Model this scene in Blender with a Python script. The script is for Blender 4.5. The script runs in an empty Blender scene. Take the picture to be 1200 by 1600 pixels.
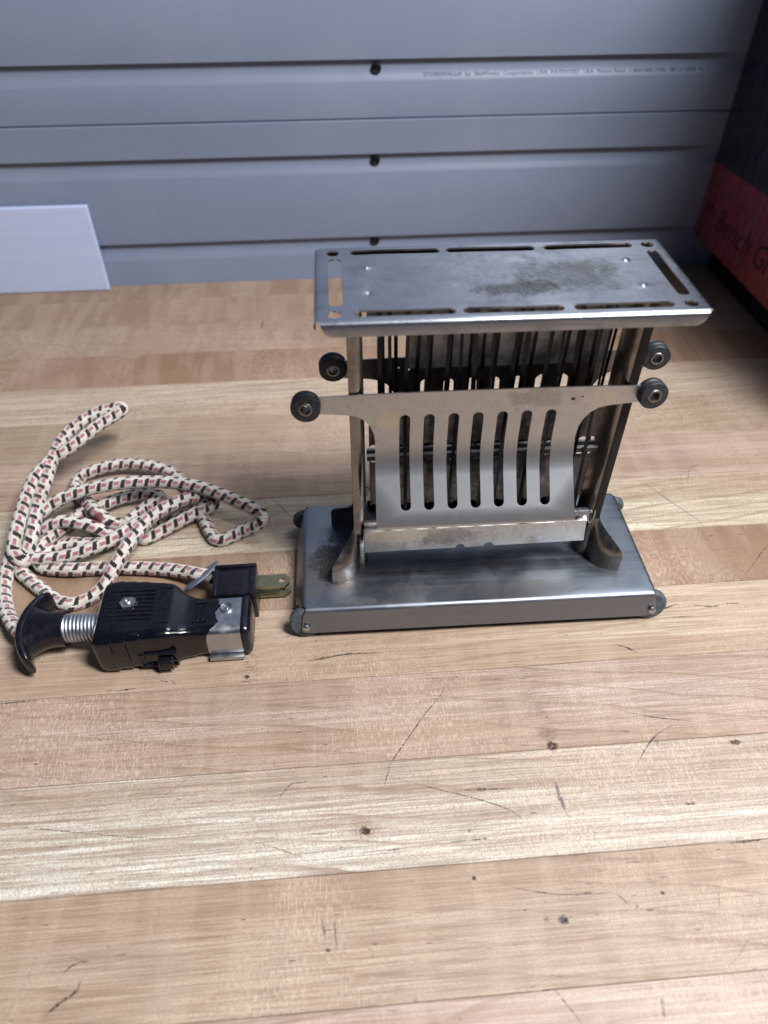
import bpy, bmesh, math, random
from mathutils import Vector, Matrix
random.seed(7)
S = bpy.context.scene
COL = S.collection
MM = 0.001
rad = math.radians

# ------------------------------------------------------------ camera
cam = bpy.data.objects.new('camera', bpy.data.cameras.new('camera'))
COL.objects.link(cam)
cam.location = (-0.067158, -0.263234, 0.301849)
cam.rotation_euler = (0.804880, 0.000377, -0.078465)
cam.data.sensor_fit = 'VERTICAL'
cam.data.sensor_height = 36.0
cam.data.lens = 25.51
cam.data.clip_start = 0.01
cam.data.clip_end = 50
cam.data.dof.use_dof = True
cam.data.dof.focus_distance = 0.355
cam.data.dof.aperture_fstop = 7.6
S.camera = cam

# ------------------------------------------------------------ world and lamps
W = bpy.data.worlds.new('World')
S.world = W
W.use_nodes = True
bg = W.node_tree.nodes['Background']
bg.inputs[0].default_value = (0.40, 0.52, 0.80, 1)
bg.inputs[1].default_value = 0.095


def area(name, loc, target, sx, sy, power, col):
    l = bpy.data.lights.new(name, 'AREA')
    l.shape = 'RECTANGLE'
    l.size = sx
    l.size_y = sy
    l.energy = power
    l.color = col
    o = bpy.data.objects.new(name, l)
    COL.objects.link(o)
    o.location = loc
    d = Vector(target) - Vector(loc)
    o.rotation_euler = d.to_track_quat('-Z', 'Y').to_euler()
    return o


area('shop_light', (0.80, -0.42, 1.10), (0.02, 0.0, 0.0), 0.50, 0.30, 6.0, (1.0, 0.955, 0.90))
area('ceiling_light', (0.46, -0.40, 1.16), (0.0, -0.10, 0.0), 0.18, 0.40, 23.5, (0.97, 0.97, 1.0))
area('far_ceiling_light', (0.56, 0.44, 1.45), (0.05, -0.14, 0.0), 0.6, 0.40, 7.5, (0.88, 0.94, 1.0))
S.view_settings.view_transform = 'Standard'
S.view_settings.look = 'None'
S.view_settings.exposure = 0.04
S.view_settings.gamma = 1.0

# ------------------------------------------------------------ object helpers


def empty(name, loc, label, cat, rz=0.0):
    o = bpy.data.objects.new(name, None)
    COL.objects.link(o)
    o.location = loc
    o.rotation_euler = (0, 0, rz)
    o.empty_display_size = 0.02
    o['label'] = label
    o['category'] = cat
    return o


def link(name, me, mat, parent=None, smooth=35, label=None):
    o = bpy.data.objects.new(name, me)
    COL.objects.link(o)
    if mat is not None:
        for m in (mat if isinstance(mat, (list, tuple)) else [mat]):
            me.materials.append(m)
    if parent is not None:
        o.parent = parent
    if smooth:
        me.shade_smooth()
        me.set_sharp_from_angle(angle=rad(smooth))
    if label:
        o['label'] = label
    return o


def share(o, parent, loc=None):
    c = o.copy()
    COL.objects.link(c)
    c.parent = parent
    if loc is not None:
        c.location = loc
    return c


def bm_mesh(name, bm, scale=MM):
    me = bpy.data.meshes.new(name)
    if scale != 1:
        bmesh.ops.scale(bm, vec=(scale,) * 3, verts=bm.verts)
    bm.normal_update()
    bm.to_mesh(me)
    bm.free()
    return me


def box(bm, x0, x1, y0, y1, z0, z1, bev=0.0, seg=2, mi=0):
    r = bmesh.ops.create_cube(bm, size=1.0)
    vs = r['verts']
    for v in vs:
        v.co = Vector((x0 + (v.co.x + .5) * (x1 - x0), y0 + (v.co.y + .5) * (y1 - y0), z0 + (v.co.z + .5) * (z1 - z0)))
    fs = set(f for v in vs for f in v.link_faces)
    for f in fs:
        f.material_index = mi
    if bev > 0:
        es = set(e for v in vs for e in v.link_edges)
        bmesh.ops.bevel(bm, geom=list(es), offset=bev, segments=seg, affect='EDGES', profile=0.5)
    return bm


def lathe(bm, prof, n=28, M=Matrix(), mi=0, closed=False):
    """prof: list of (r, z) turned about z."""
    rings = []
    for r, z in prof:
        rings.append([bm.verts.new(M @ Vector((r * math.cos(2 * math.pi * i / n), r * math.sin(2 * math.pi * i / n), z))) for i in range(n)])
    pairs = list(zip(rings, rings[1:]))
    if closed:
        pairs.append((rings[-1], rings[0]))
    for a, b in pairs:
        for i in range(n):
            f = bm.faces.new((a[i], a[(i + 1) % n], b[(i + 1) % n], b[i]))
            f.material_index = mi
    if not closed:
        for ring, flip in ((rings[0], True), (rings[-1], False)):
            f = bm.faces.new(ring[::-1] if flip else ring)
            f.material_index = mi


def catmull(P, per=8):
    P = [Vector(p) for p in P]
    out = []
    for i in range(len(P) - 1):
        p0 = P[max(i - 1, 0)]
        p1 = P[i]
        p2 = P[i + 1]
        p3 = P[min(i + 2, len(P) - 1)]
        for k in range(per):
            t = k / per
            out.append(0.5 * ((2 * p1) + (-p0 + p2) * t + (2 * p0 - 5 * p1 + 4 * p2 - p3) * t * t + (-p0 + 3 * p1 - 3 * p2 + p3) * t ** 3))
    out.append(P[-1])
    return out


def tube(bm, P, r, n=10, mi=0, cap=True, uv=None):
    P = [Vector(p) for p in P]
    T = [(P[min(i + 1, len(P) - 1)] - P[max(i - 1, 0)]).normalized() for i in range(len(P))]
    N = Vector((0, 0, 1))
    if abs(T[0].dot(N)) > .95:
        N = Vector((0, 1, 0))
    rings = []
    L = 0.0
    Ls = []
    for i, p in enumerate(P):
        N = (N - T[i] * N.dot(T[i]))
        if N.length < 1e-6:
            N = T[i].orthogonal()
        N.normalize()
        B = T[i].cross(N)
        if i:
            L += (P[i] - P[i - 1]).length
        Ls.append(L)
        rings.append([bm.verts.new(p + (N * math.cos(2 * math.pi * k / n) + B * math.sin(2 * math.pi * k / n)) * r) for k in range(n)])
    ul = bm.loops.layers.uv.verify() if uv else None
    for i in range(len(P) - 1):
        for k in range(n):
            f = bm.faces.new((rings[i][k], rings[i][(k + 1) % n], rings[i + 1][(k + 1) % n], rings[i + 1][k]))
            f.material_index = mi
            if uv:
                for lp, (a, b) in zip(f.loops, ((i, k), (i, k + 1), (i + 1, k + 1), (i + 1, k))):
                    lp[ul].uv = (Ls[a] / uv, b / n)
    if cap:
        bm.faces.new(rings[0][::-1]).material_index = mi
        bm.faces.new(rings[-1]).material_index = mi


# ---- sheet metal: flat outline with holes, cut along fold lines, bent, thickened


def arc(cx, cy, r, a0, a1, n=6):
    return [(cx + r * math.cos(rad(a0 + (a1 - a0) * i / n)), cy + r * math.sin(rad(a0 + (a1 - a0) * i / n))) for i in range(n + 1)]


def rrect(cx, cy, w, h, r, n=6):
    x, y = w / 2 - r, h / 2 - r
    return arc(cx + x, cy + y, r, 0, 90, n) + arc(cx - x, cy + y, r, 90, 180, n) + arc(cx - x, cy - y, r, 180, 270, n) + arc(cx + x, cy - y, r, 270, 360, n)


def flat(loops):
    cu = bpy.data.curves.new('outline', 'CURVE')
    cu.dimensions = '2D'
    cu.fill_mode = 'BOTH'
    for lp in loops:
        s = cu.splines.new('POLY')
        s.points.add(len(lp) - 1)
        for p, q in zip(s.points, lp):
            p.co = (q[0], q[1], 0, 1)
        s.use_cyclic_u = True
    o = bpy.data.objects.new('outline', cu)
    me = bpy.data.meshes.new_from_object(o)
    bm = bmesh.new()
    bm.from_mesh(me)
    bpy.data.objects.remove(o)
    bpy.data.curves.remove(cu)
    bpy.data.meshes.remove(me)
    bmesh.ops.remove_doubles(bm, verts=bm.verts, dist=1e-4)
    return bm


def cuts(bm, axis, vals):
    no = Vector((1, 0, 0)) if axis == 0 else Vector((0, 1, 0))
    for v in vals:
        bmesh.ops.bisect_plane(bm, geom=bm.verts[:] + bm.edges[:] + bm.faces[:], plane_co=no * v, plane_no=no, dist=1e-5)


def sheet(loops, thick, mapfn, cx=(), cy=()):
    bm = flat(loops)
    cuts(bm, 0, cx)
    cuts(bm, 1, cy)
    for v in bm.verts:
        v.co = Vector(mapfn(v.co.x, v.co.y))
    bmesh.ops.dissolve_degenerate(bm, dist=.004, edges=bm.edges)
    bmesh.ops.dissolve_limit(bm, angle_limit=rad(.15), verts=bm.verts, edges=bm.edges)
    bmesh.ops.triangulate(bm, faces=[f for f in bm.faces if len(f.verts) > 4])
    bmesh.ops.recalc_face_normals(bm, faces=bm.faces)
    bmesh.ops.solidify(bm, geom=bm.faces[:], thickness=thick)
    bmesh.ops.recalc_face_normals(bm, faces=bm.faces)
    return bm


def fold(d, start, r, ang):
    """distance d past a fold line -> (out, down)."""
    s = d - start
    if s <= 0:
        return d, 0.0
    A = rad(ang)
    if s < r * A:
        return start + r * math.sin(s / r), r - r * math.cos(s / r)
    e = s - r * A
    return start + r * math.sin(A) + e * math.cos(A), r - r * math.cos(A) + e * math.sin(A)


# ------------------------------------------------------------ node helpers


class NT:
    def __init__(s, name):
        s.m = bpy.data.materials.new(name)
        s.m.use_nodes = True
        s.t = s.m.node_tree
        s.p = s.t.nodes['Principled BSDF']
        s.coord = s.t.nodes.new('ShaderNodeTexCoord')

    def n(s, kind, **kw):
        nd = s.t.nodes.new('ShaderNode' + kind)
        for k, v in kw.items():
            setattr(nd, k, v)
        return nd

    def set(s, sock, v):
        if isinstance(v, bpy.types.NodeSocket):
            s.t.links.new(v, sock)
        elif v is not None:
            if isinstance(v, (tuple, list)) and len(v) == 3 and len(sock.default_value) == 4:
                v = (*v, 1)
            sock.default_value = v

    def math(s, op, a, b=None, c=None, clamp=False):
        nd = s.n('Math', operation=op)
        nd.use_clamp = clamp
        for i, v in enumerate((a, b, c)):
            if v is not None:
                s.set(nd.inputs[i], v)
        return nd.outputs[0]

    def mapping(s, vec, scale=(1, 1, 1), loc=(0, 0, 0), rot=(0, 0, 0)):
        nd = s.n('Mapping')
        s.set(nd.inputs[0], vec)
        s.set(nd.inputs[1], loc)
        nd.inputs[2].default_value = rot
        nd.inputs[3].default_value = scale
        return nd.outputs[0]

    def noise(s, vec, scale=1.0, detail=3.0, rough=.55, dist=0.0):
        nd = s.n('TexNoise')
        s.set(nd.inputs['Vector'], vec)
        nd.inputs['Scale'].default_value = scale
        nd.inputs['Detail'].default_value = detail
        nd.inputs['Roughness'].default_value = rough
        nd.inputs['Distortion'].default_value = dist
        return nd.outputs[0]

    def rng(s, v, a, b, c=0.0, d=1.0, smooth=True):
        nd = s.n('MapRange')
        nd.interpolation_type = 'SMOOTHSTEP' if smooth else 'LINEAR'
        s.set(nd.inputs[0], v)
        for i, q in enumerate((a, b, c, d)):
            nd.inputs[i + 1].default_value = q
        return nd.outputs[0]

    def mix(s, f, a, b, mode='MIX'):
        nd = s.n('MixRGB', blend_type=mode)
        s.set(nd.inputs[0], f)
        s.set(nd.inputs[1], a)
        s.set(nd.inputs[2], b)
        return nd.outputs[0]

    def dist(s, vec, c, sc=(1, 1, 1)):
        q = s.n('VectorMath', operation='SUBTRACT')
        s.set(q.inputs[0], vec)
        q.inputs[1].default_value = c
        w = s.n('VectorMath', operation='MULTIPLY')
        s.t.links.new(q.outputs[0], w.inputs[0])
        w.inputs[1].default_value = sc
        l = s.n('VectorMath', operation='LENGTH')
        s.t.links.new(w.outputs[0], l.inputs[0])
        return l.outputs['Value']

    def bump(s, h, strength=.3, distance=.0005, normal=None):
        nd = s.n('Bump')
        nd.inputs['Strength'].default_value = strength
        nd.inputs['Distance'].default_value = distance
        s.set(nd.inputs['Height'], h)
        if normal is not None:
            s.set(nd.inputs['Normal'], normal)
        s.t.links.new(nd.outputs[0], s.p.inputs['Normal'])
        return nd.outputs[0]

    def out(s, **kw):
        for k, v in kw.items():
            s.set(s.p.inputs[k.replace('_', ' ')], v)
        return s.m


def plain(name, col, rough=.5, metal=0.0, spec=.5, var=.25, sc=200.0, bump=0.0, coat=0.0):
    t = NT(name)
    n = t.noise(t.coord.outputs['Object'], sc, 4, .6)
    dark = tuple(c * (1 - var) for c in col)
    lite = tuple(min(c * (1 + var), 1) for c in col)
    c = t.mix(t.rng(n, .3, .7), dark, lite)
    r = t.rng(n, .25, .75, max(rough - .08, 0.02), min(rough + .08, 1))
    t.out(Base_Color=c, Roughness=r, Metallic=metal, Specular_IOR_Level=spec, Coat_Weight=coat, Coat_Roughness=.12)
    if bump:
        t.bump(n, bump, .0004)
    return t.m


def metal(name, col, rough=.3, brush=(8, 700, 700), tarn=(.30, .27, .22), tarn_amt=.5, stains=(), pits=.5, brush_b=.12, tscale=45, rvar=1.0):
    """plated steel: brushing, tarnish clouds, pits, and stains (centre mm, radius mm, colour, rough, weight)."""
    t = NT(name)
    P = t.coord.outputs['Object']
    br = t.noise(t.mapping(P, brush), 1.0, 3, .6)
    cl = t.noise(P, tscale, 7, .68, .6)
    fine = t.noise(P, 420, 5, .7)
    pit = t.rng(t.noise(P, 900, 2, .5), .70, .78)
    f = t.math('MULTIPLY', t.rng(cl, .42, .72), tarn_amt)
    f = t.math('MULTIPLY', f, t.rng(fine, .25, .75, .6, 1.2))
    c = t.mix(f, col, tarn)
    c = t.mix(t.rng(br, .3, .7, 0, .22), c, tuple(q * .72 for q in col))
    r = t.math('ADD', t.rng(cl, .35, .75, rough - .07 * rvar, rough + .16 * rvar), t.rng(br, .3, .7, -.05 * rvar, .06 * rvar))
    c = t.mix(t.math('MULTIPLY', pit, pits), c, (.06, .05, .045))
    mtl = 1.0
    for (cx, cy, cz), R, sc, colr, ro, wt, nscale in stains:
        d = t.dist(P, (cx * MM, cy * MM, cz * MM), sc)
        w = t.math('ADD', d, t.rng(t.noise(P, nscale, 6, .72), .2, .8, -R * MM * .75, R * MM * .75, False))
        m = t.rng(w, R * MM * .55, R * MM * 1.05, wt, 0)
        gr = t.rng(t.noise(P, nscale * 6, 4, .7), .36, .60, .45, 1.0)
        m = t.math('MULTIPLY', m, gr)
        c = t.mix(m, c, colr)
        r = t.math('ADD', t.math('MULTIPLY', r, t.math('SUBTRACT', 1.0, m)), t.math('MULTIPLY', m, ro))
    t.out(Base_Color=c, Roughness=r, Metallic=mtl)
    b = t.math('ADD', t.math('MULTIPLY', br, .6), t.math('MULTIPLY', fine, .5))
    t.bump(b, brush_b, .00025)
    return t.m


def text_mesh(name, txt, size, depth=.05, italic=0.0, align='LEFT', sx=1.0):
    cu = bpy.data.curves.new(name, 'FONT')
    cu.body = txt
    cu.size = size * MM
    cu.shear = italic
    cu.align_x = align
    cu.extrude = depth * MM
    cu.resolution_u = 2
    o = bpy.data.objects.new(name, cu)
    me = bpy.data.meshes.new_from_object(o)
    bpy.data.objects.remove(o)
    bpy.data.curves.remove(cu)
    if sx != 1:
        me.transform(Matrix.Diagonal((sx, 1, 1, 1)))
    return me


def basis(loc, X, Y):
    X = Vector(X).normalized()
    Y = Vector(Y).normalized()
    Z = X.cross(Y)
    M = Matrix((X, Y, Z)).transposed().to_4x4()
    M.translation = Vector(loc) * MM
    return M


# ------------------------------------------------------------ materials


def wood_material():
    t = NT('maple')
    g = t.n('NewGeometry').outputs['Position']
    oi = t.n('ObjectInfo')
    rnd = oi.outputs['Random']
    off = t.n('CombineXYZ')
    t.set(off.inputs[0], t.math('MULTIPLY', rnd, 7.3))
    t.set(off.inputs[1], t.math('MULTIPLY', rnd, 3.1))
    t.set(off.inputs[2], t.math('MULTIPLY', rnd, 11.7))
    ad = t.n('VectorMath', operation='ADD')
    t.set(ad.inputs[0], g)
    t.set(ad.inputs[1], off.outputs[0])
    P = ad.outputs[0]
    base = oi.outputs['Color']
    # heart / sap bands along the board
    band = t.noise(t.mapping(P, (1.6, 34, 3)), 1.0, 4, .55, .5)
    c = t.mix(t.rng(band, .42, .62), base, (.34, .205, .125), 'MIX')
    mixb = t.mix(.58, base, c)
    c = mixb
    # growth lines: wavy thin brown lines
    wv = t.n('TexWave', wave_type='BANDS', bands_direction='Y', wave_profile='SAW')
    tilt = t.n('VectorRotate', rotation_type='Z_AXIS')
    t.set(tilt.inputs['Vector'], P)
    t.set(tilt.inputs['Angle'], t.math('MULTIPLY', t.math('SUBTRACT', t.math('FRACT', t.math('MULTIPLY', rnd, 17.3)), .5), .34))
    t.set(wv.inputs['Vector'], t.mapping(tilt.outputs[0], (.20, 1, 1)))
    wv.inputs['Scale'].default_value = 30
    wv.inputs['Distortion'].default_value = 5.5
    wv.inputs['Detail'].default_value = 3.0
    wv.inputs['Detail Scale'].default_value = 1.3
    line = t.rng(wv.outputs[1], .80, 1.0)
    line = t.math('MULTIPLY', line, t.rng(t.noise(P, 8, 2), .36, .60, .08, .75))
    c = t.mix(line, c, (.22, .13, .08))
    # fibres
    fib = t.noise(t.mapping(P, (9, 420, 4)), 1.0, 4, .62)
    c = t.mix(t.rng(fib, .36, .62, .50, 0), c, (.26, .175, .115))
    fib2 = t.noise(t.mapping(P, (28, 1500, 4)), 1.0, 2, .6)
    c = t.mix(t.rng(fib2, .38, .56, .62, 0), c, (.22, .15, .10))
    # cross figure: short flecks across the grain, patchy
    chat = t.noise(t.mapping(P, (1300, 300, 50)), 1.0, 2, .5)
    patch = t.rng(t.noise(P, 13, 2), .42, .66)
    c = t.mix(t.math('MULTIPLY', t.rng(chat, .48, .64), t.math('MULTIPLY', patch, .34)), c, (.80, .66, .52))
    curl = t.noise(t.mapping(P, (95, 16, 5), rot=(0, 0, .12)), 1.0, 2, .5)
    c = t.mix(t.rng(curl, .42, .62, 0, .20), c, (.58, .46, .35))
    grainy = t.noise(P, 1900, 2, .6)
    c = t.mix(t.rng(grainy, .40, .55, .55, 0), c, (.24, .155, .105))
    # fine dark pith flecks along the grain
    fl = t.noise(t.mapping(P, (130, 900, 40)), 1.0, 1.5, .5)
    fl = t.math('MULTIPLY', t.rng(fl, .715, .77), t.rng(t.noise(P, 16, 2), .44, .60))
    c = t.mix(t.math('MULTIPLY', fl, .9), c, (.08, .04, .025))
    # handling grime
    gr = t.noise(P, 19, 6, .66)
    c = t.mix(t.rng(gr, .52, .80, 0, .34), c, (.21, .17, .14))
    hue = t.noise(P, 6.5, 2)
    c = t.mix(t.rng(hue, .4, .7, 0, .22), c, (.52, .36, .29))
    dot = t.rng(t.noise(P, 520, 1, .5), .755, .80)
    c = t.mix(t.math('MULTIPLY', dot, .55), c, (.09, .06, .045))
    r = t.math('ADD', t.rng(gr, .3, .7, .36, .52), t.rng(chat, .3, .7, -.06, .06))
    t.out(Base_Color=c, Roughness=r, Specular_IOR_Level=.42)
    h = t.math('ADD', t.math('MULTIPLY', fib, .7), t.math('MULTIPLY', chat, t.math('MULTIPLY', patch, .5)))
    h = t.math('ADD', h, t.math('MULTIPLY', grainy, .4))
    t.bump(h, .8, .0003)
    return t.m


def mark_material():
    t = NT('bench_marks')
    at = t.n('VertexColor', layer_name='tone')
    P = t.n('NewGeometry').outputs['Position']
    a = t.math('MULTIPLY', at.outputs['Alpha'], t.rng(t.noise(P, 700, 5, .75), .38, .56, .08, 1.0))
    t.out(Base_Color=at.outputs['Color'], Roughness=.6, Alpha=a)
    return t.m


def cord_material():
    t = NT('woven_cotton')
    uv = t.n('UVMap')
    sp = t.n('SeparateXYZ')
    t.set(sp.inputs[0], uv.outputs[0])
    u, v = sp.outputs[0], sp.outputs[1]
    wob = t.math('MULTIPLY', t.math('SUBTRACT', t.noise(t.mapping(uv.outputs[0], (2.2, 40, 1)), 1, 2), .5), .30)
    half = t.math('FLOOR', t.math('MULTIPLY', v, 4.0))
    s = t.math('ADD', t.math('ADD', u, t.math('MULTIPLY', half, .20)), t.math('ADD', t.math('MULTIPLY', v, 1.2), wob))
    h = t.math('FRACT', s)
    vv = t.math('FRACT', t.math('MULTIPLY', v, 4.0))
    inside = t.math('MULTIPLY', t.rng(vv, .02, .08, 0, 1), t.rng(vv, .86, .94, 1, 0))
    blk = t.math('MULTIPLY', t.math('MULTIPLY', t.rng(h, .02, .05, 0, 1), t.rng(h, .36, .40, 1, 0)), inside)
    thr = t.math('FRACT', t.math('ADD', t.math('MULTIPLY', v, 30.0), t.math('MULTIPLY', u, 6.0)))
    pk = t.math('MULTIPLY', t.math('MULTIPLY', t.rng(h, .40, .44, 0, 1), t.rng(h, .82, .92, 1, 0)),
                t.math('MULTIPLY', t.rng(t.math('FRACT', t.math('ADD', .15, t.math('MULTIPLY', v, 4.0))), .30, .38, 0, 1), t.rng(t.math('FRACT', t.math('ADD', .15, t.math('MULTIPLY', v, 4.0))), .62, .72, 1, 0)))
    pk = t.math('MULTIPLY', pk, t.rng(thr, .25, .50, .45, 1))
    dirt = t.noise(t.coord.outputs['Object'], 160, 4, .6)
    cream = t.mix(t.rng(dirt, .35, .7), (.82, .78, .70), (.60, .54, .46))
    rib = t.n('TexWave', wave_type='BANDS', bands_direction='X')
    t.set(rib.inputs['Vector'], t.mapping(uv.outputs[0], (1, .35, 1)))
    rib.inputs['Scale'].default_value = 3.6
    rib.inputs['Distortion'].default_value = .8
    c = t.mix(t.rng(rib.outputs[1], .1, .6, .42, 0), cream, (.36, .31, .25))
    c = t.mix(pk, c, (.33, .018, .075))
    c = t.mix(blk, c, (.022, .007, .013))
    # one red splash where the cover was mended
    d = t.dist(t.coord.outputs['Object'], CORD_RED)
    c = t.mix(t.rng(d, .003, .0042, .9, 0), c, (.20, .012, .022))
    t.out(Base_Color=c, Roughness=.72, Specular_IOR_Level=.35, Sheen_Weight=.25)
    hh = t.math('ADD', t.math('MULTIPLY', rib.outputs[1], .7), t.math('MULTIPLY', t.noise(t.mapping(uv.outputs[0], (40, 60, 1)), 1, 2), .6))
    t.bump(hh, .7, .0005)
    return t.m


def wall_material():
    t = NT('grey_slatwall_vinyl')
    P = t.coord.outputs['Object']
    n = t.noise(P, 900, 3, .6)
    big = t.noise(P, 6, 3)
    c = t.mix(t.rng(big, .35, .7), (.190, .226, .318), (.224, .260, .350))
    c = t.mix(t.rng(t.noise(P, 60, 4, .65), .62, .74, 0, .5), c, (.20, .19, .18))
    c = t.mix(t.rng(n, .3, .7, .10, 0), c, (.2, .22, .27))
    t.out(Base_Color=c, Roughness=.36, Specular_IOR_Level=.45)
    t.bump(n, .12, .0003)
    return t.m


def carton_material():
    t = NT('shrink_wrapped_print')
    P = t.coord.outputs['Object']
    sp = t.n('SeparateXYZ')
    t.set(sp.inputs[0], P)
    edge = t.math('ADD', .0995, t.math('MULTIPLY', t.math('SUBTRACT', sp.outputs[1], .21), -.048))
    lo = t.rng(t.math('SUBTRACT', sp.outputs[2], edge), -.0006, .0006, 0, 1)
    n = t.noise(P, 30, 4, .6)
    red = t.mix(t.rng(n, .35, .7), (.19, .022, .046), (.26, .038, .062))
    warm = t.rng(t.dist(P, (.26, .225, .030), (1, 1, 1.6)), .02, .06, .6, 0)
    red = t.mix(warm, red, (.30, .06, .03))
    c = t.mix(lo, red, (.006, .010, .024))
    wr = t.noise(t.mapping(P, (20, 130, 7)), 1, 4, .6, .6)
    c = t.mix(t.rng(wr, .50, .72, 0, .09), c, (.45, .48, .55))
    t.out(Base_Color=c, Roughness=t.rng(wr, .35, .65, .16, .40), Specular_IOR_Level=.5, Coat_Weight=.15, Coat_Roughness=.2)
    t.bump(wr, .55, .002)
    return t.m


def panel_material():
    t = NT('white_corrugated_plastic')
    P = t.coord.outputs['Object']
    w = t.noise(t.mapping(P, (1, 1, 260)), 1, 2)
    c = t.mix(t.rng(w, .35, .65), (.50, .58, .80), (.54, .62, .84))
    t.out(Base_Color=c, Roughness=.5)
    t.bump(w, .25, .0006)
    return t.m


CORD_RED = (-.2066, .0446, .0125)
NI = (.50, .505, .51)
M_wood = wood_material()
M_mark = mark_material()
M_wall = wall_material()
M_carton = carton_material()
M_panel = panel_material()
M_cord = cord_material()
M_tray = metal('tray_steel', (.50, .525, .57), .29, (10, 900, 900), (.24, .25, .265), .8, [
    ((4, 7, 171), 22, (.6, 1.5, 1), (.70, .73, .78), .26, .6, 120),
    ((26, 1, 171), 17, (.7, 1.1, 1), (.075, .07, .065), .5, .8, 110),
    ((10, 2, 171), 26, (.6, 1.2, 1), (.24, .25, .27), .4, .5, 70),
    ((6, -8, 171), 11, (.55, 1.5, 1), (.05, .047, .042), .55, .85, 210),
    ((36, 8, 171), 12, (.8, 1.2, 1), (.16, .16, .16), .5, .7, 150),
    ((-30, 6, 171), 14, (1, 1, 1), (.30, .32, .35), .4, .5, 90)], .3, .05, 60, .5)
M_base = metal('base_steel', (.265, .29, .335), .41, (14, 500, 500), (.24, .245, .25), .5, [
    ((-77, -12, 20), 19, (1.1, .9, 1), (.22, .17, .125), .6, .65, 130),
    ((-76, -6, 20), 13, (1.15, .75, 1), (.045, .042, .042), .75, .95, 190),
    ((20, -30, 20), 14, (.35, 2, 1), (.20, .18, .16), .5, .45, 200),
    ((70, -20, 20), 10, (1, 1, 1), (.17, .16, .15), .5, .5, 160),
    ((-35, -28, 20), 8, (.7, 1.5, 1), (.55, .55, .56), .35, .6, 260),
    ((-60, -33, 20), 7, (.7, 2, 1), (.60, .60, .60), .35, .6, 260)], .6, .10, 50, .7)
M_nickel = metal('nickel_plate', (.25, .235, .215), .29, (500, 500, 14), (.12, .105, .085), .8, (), .6, .10, 70)
M_door = metal('door_nickel', (.48, .49, .50), .42, (260, 260, 260), (.40, .385, .35), .35, [
    ((-46, -11, 112), 7, (1, 1, 1), (.62, .57, .46), .4, .7, 240),
    ((20, -11, 121), 9, (.6, 1, 1.5), (.24, .21, .17), .4, .55, 160),
    ((48, -11, 118), 9, (1, 1, 1), (.60, .54, .43), .4, .5, 260)], .7, .03, 170, .12)
M_rail = metal('rail_nickel', (.54, .53, .50), .34, (400, 400, 60), (.30, .275, .23), .85, [
    ((-40, -12, 42), 9, (.45, 1, 1.2), (.70, .64, .50), .35, .75, 300),
    ((-15, -12, 40), 8, (.5, 1, 1.2), (.14, .115, .085), .5, .6, 260)], .8, .12, 110)
M_inner = metal('scorch_and_shade_nickel', (.30, .28, .25), .42, (500, 500, 14), (.05, .04, .03), .8, (), .6, .10, 70)
M_darkmetal = metal('scorched_steel', (.10, .10, .105), .5, (60, 60, 60), (.04, .035, .03), .7, (), .6, .2, 120)
M_ribbon = plain('oxidised_ribbon', (.010, .012, .020), .42, .6, .5, .3, 500, .1)
M_liner = plain('asbestos_liner', (.80, .73, .63), .7, 0, .3, .55, 110, .4)  # strong mottle also stands in for the ribbons' shadows
M_under = plain('soot_and_shade_steel', (.020, .019, .018), .55, .3, .3)
M_mica = plain('mica', (.12, .112, .11), .25, 0, .5, .45, 210, .3)
M_knob = plain('black_fibre', (.018, .021, .027), .52, 0, .45, .5, 420, .35)
M_foot = plain('grey_rubber', (.075, .085, .10), .62, 0, .4, .35, 320, .3)
M_eye = metal('eyelet', (.24, .225, .20), .42, (200, 200, 200), (.10, .10, .10), .7, (), .6, .15, 300)
M_bake = plain('black_bakelite', (.0030, .0034, .0062), .15, 0, .42, .2, 260, .03, .15)
M_bake2 = plain('dark_bakelite', (.0065, .0065, .011), .26, 0, .35, .3, 260, .05, .12)
M_zinc = metal('zinc_plate', (.50, .52, .55), .36, (240, 240, 240), (.38, .39, .40), .4, (), .2, .02, 120)
M_spring = metal('spring_wire', (.55, .58, .63), .42, (200, 200, 200), (.35, .35, .36), .4, (), .2, .05, 160)
M_brass = metal('tarnished_brass', (.40, .385, .24), .36, (90, 600, 600), (.20, .20, .13), .7, (), .5, .15, 140)
M_fibre = plain('blue_grey_fibre', (.13, .17, .26), .5, 0, .4, .3, 300, .1)
M_black = plain('black_plastic', (.006, .006, .007), .6, 0, .3)
M_screw = plain('black_screw', (.004, .005, .007), .6, 0, .2)
M_ink = plain('grey_blue_ink', (.022, .030, .070), .95, 0, .02, .1)
M_ink_dark = plain('dark_print', (.030, .010, .020), .4, 0, .3, .1)
M_ink_pale = plain('pale_print', (.19, .08, .11), .4, 0, .3, .1)

# ------------------------------------------------------------ workbench
bench = empty('workbench', (0, 0, 0), 'scratched butcher block workbench top of pale maple strips', 'workbench')
EDGES = [-640, -595, -551, -507, -463, -419.5, -376, -332, -288.2, -244.2, -199.8, -154.6, -108.7, -64.6, -19.6, 22.6, 67.9, 111.5, 154.0, 197.2, 240.2, 284.5, 329.0, 357.4]
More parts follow.
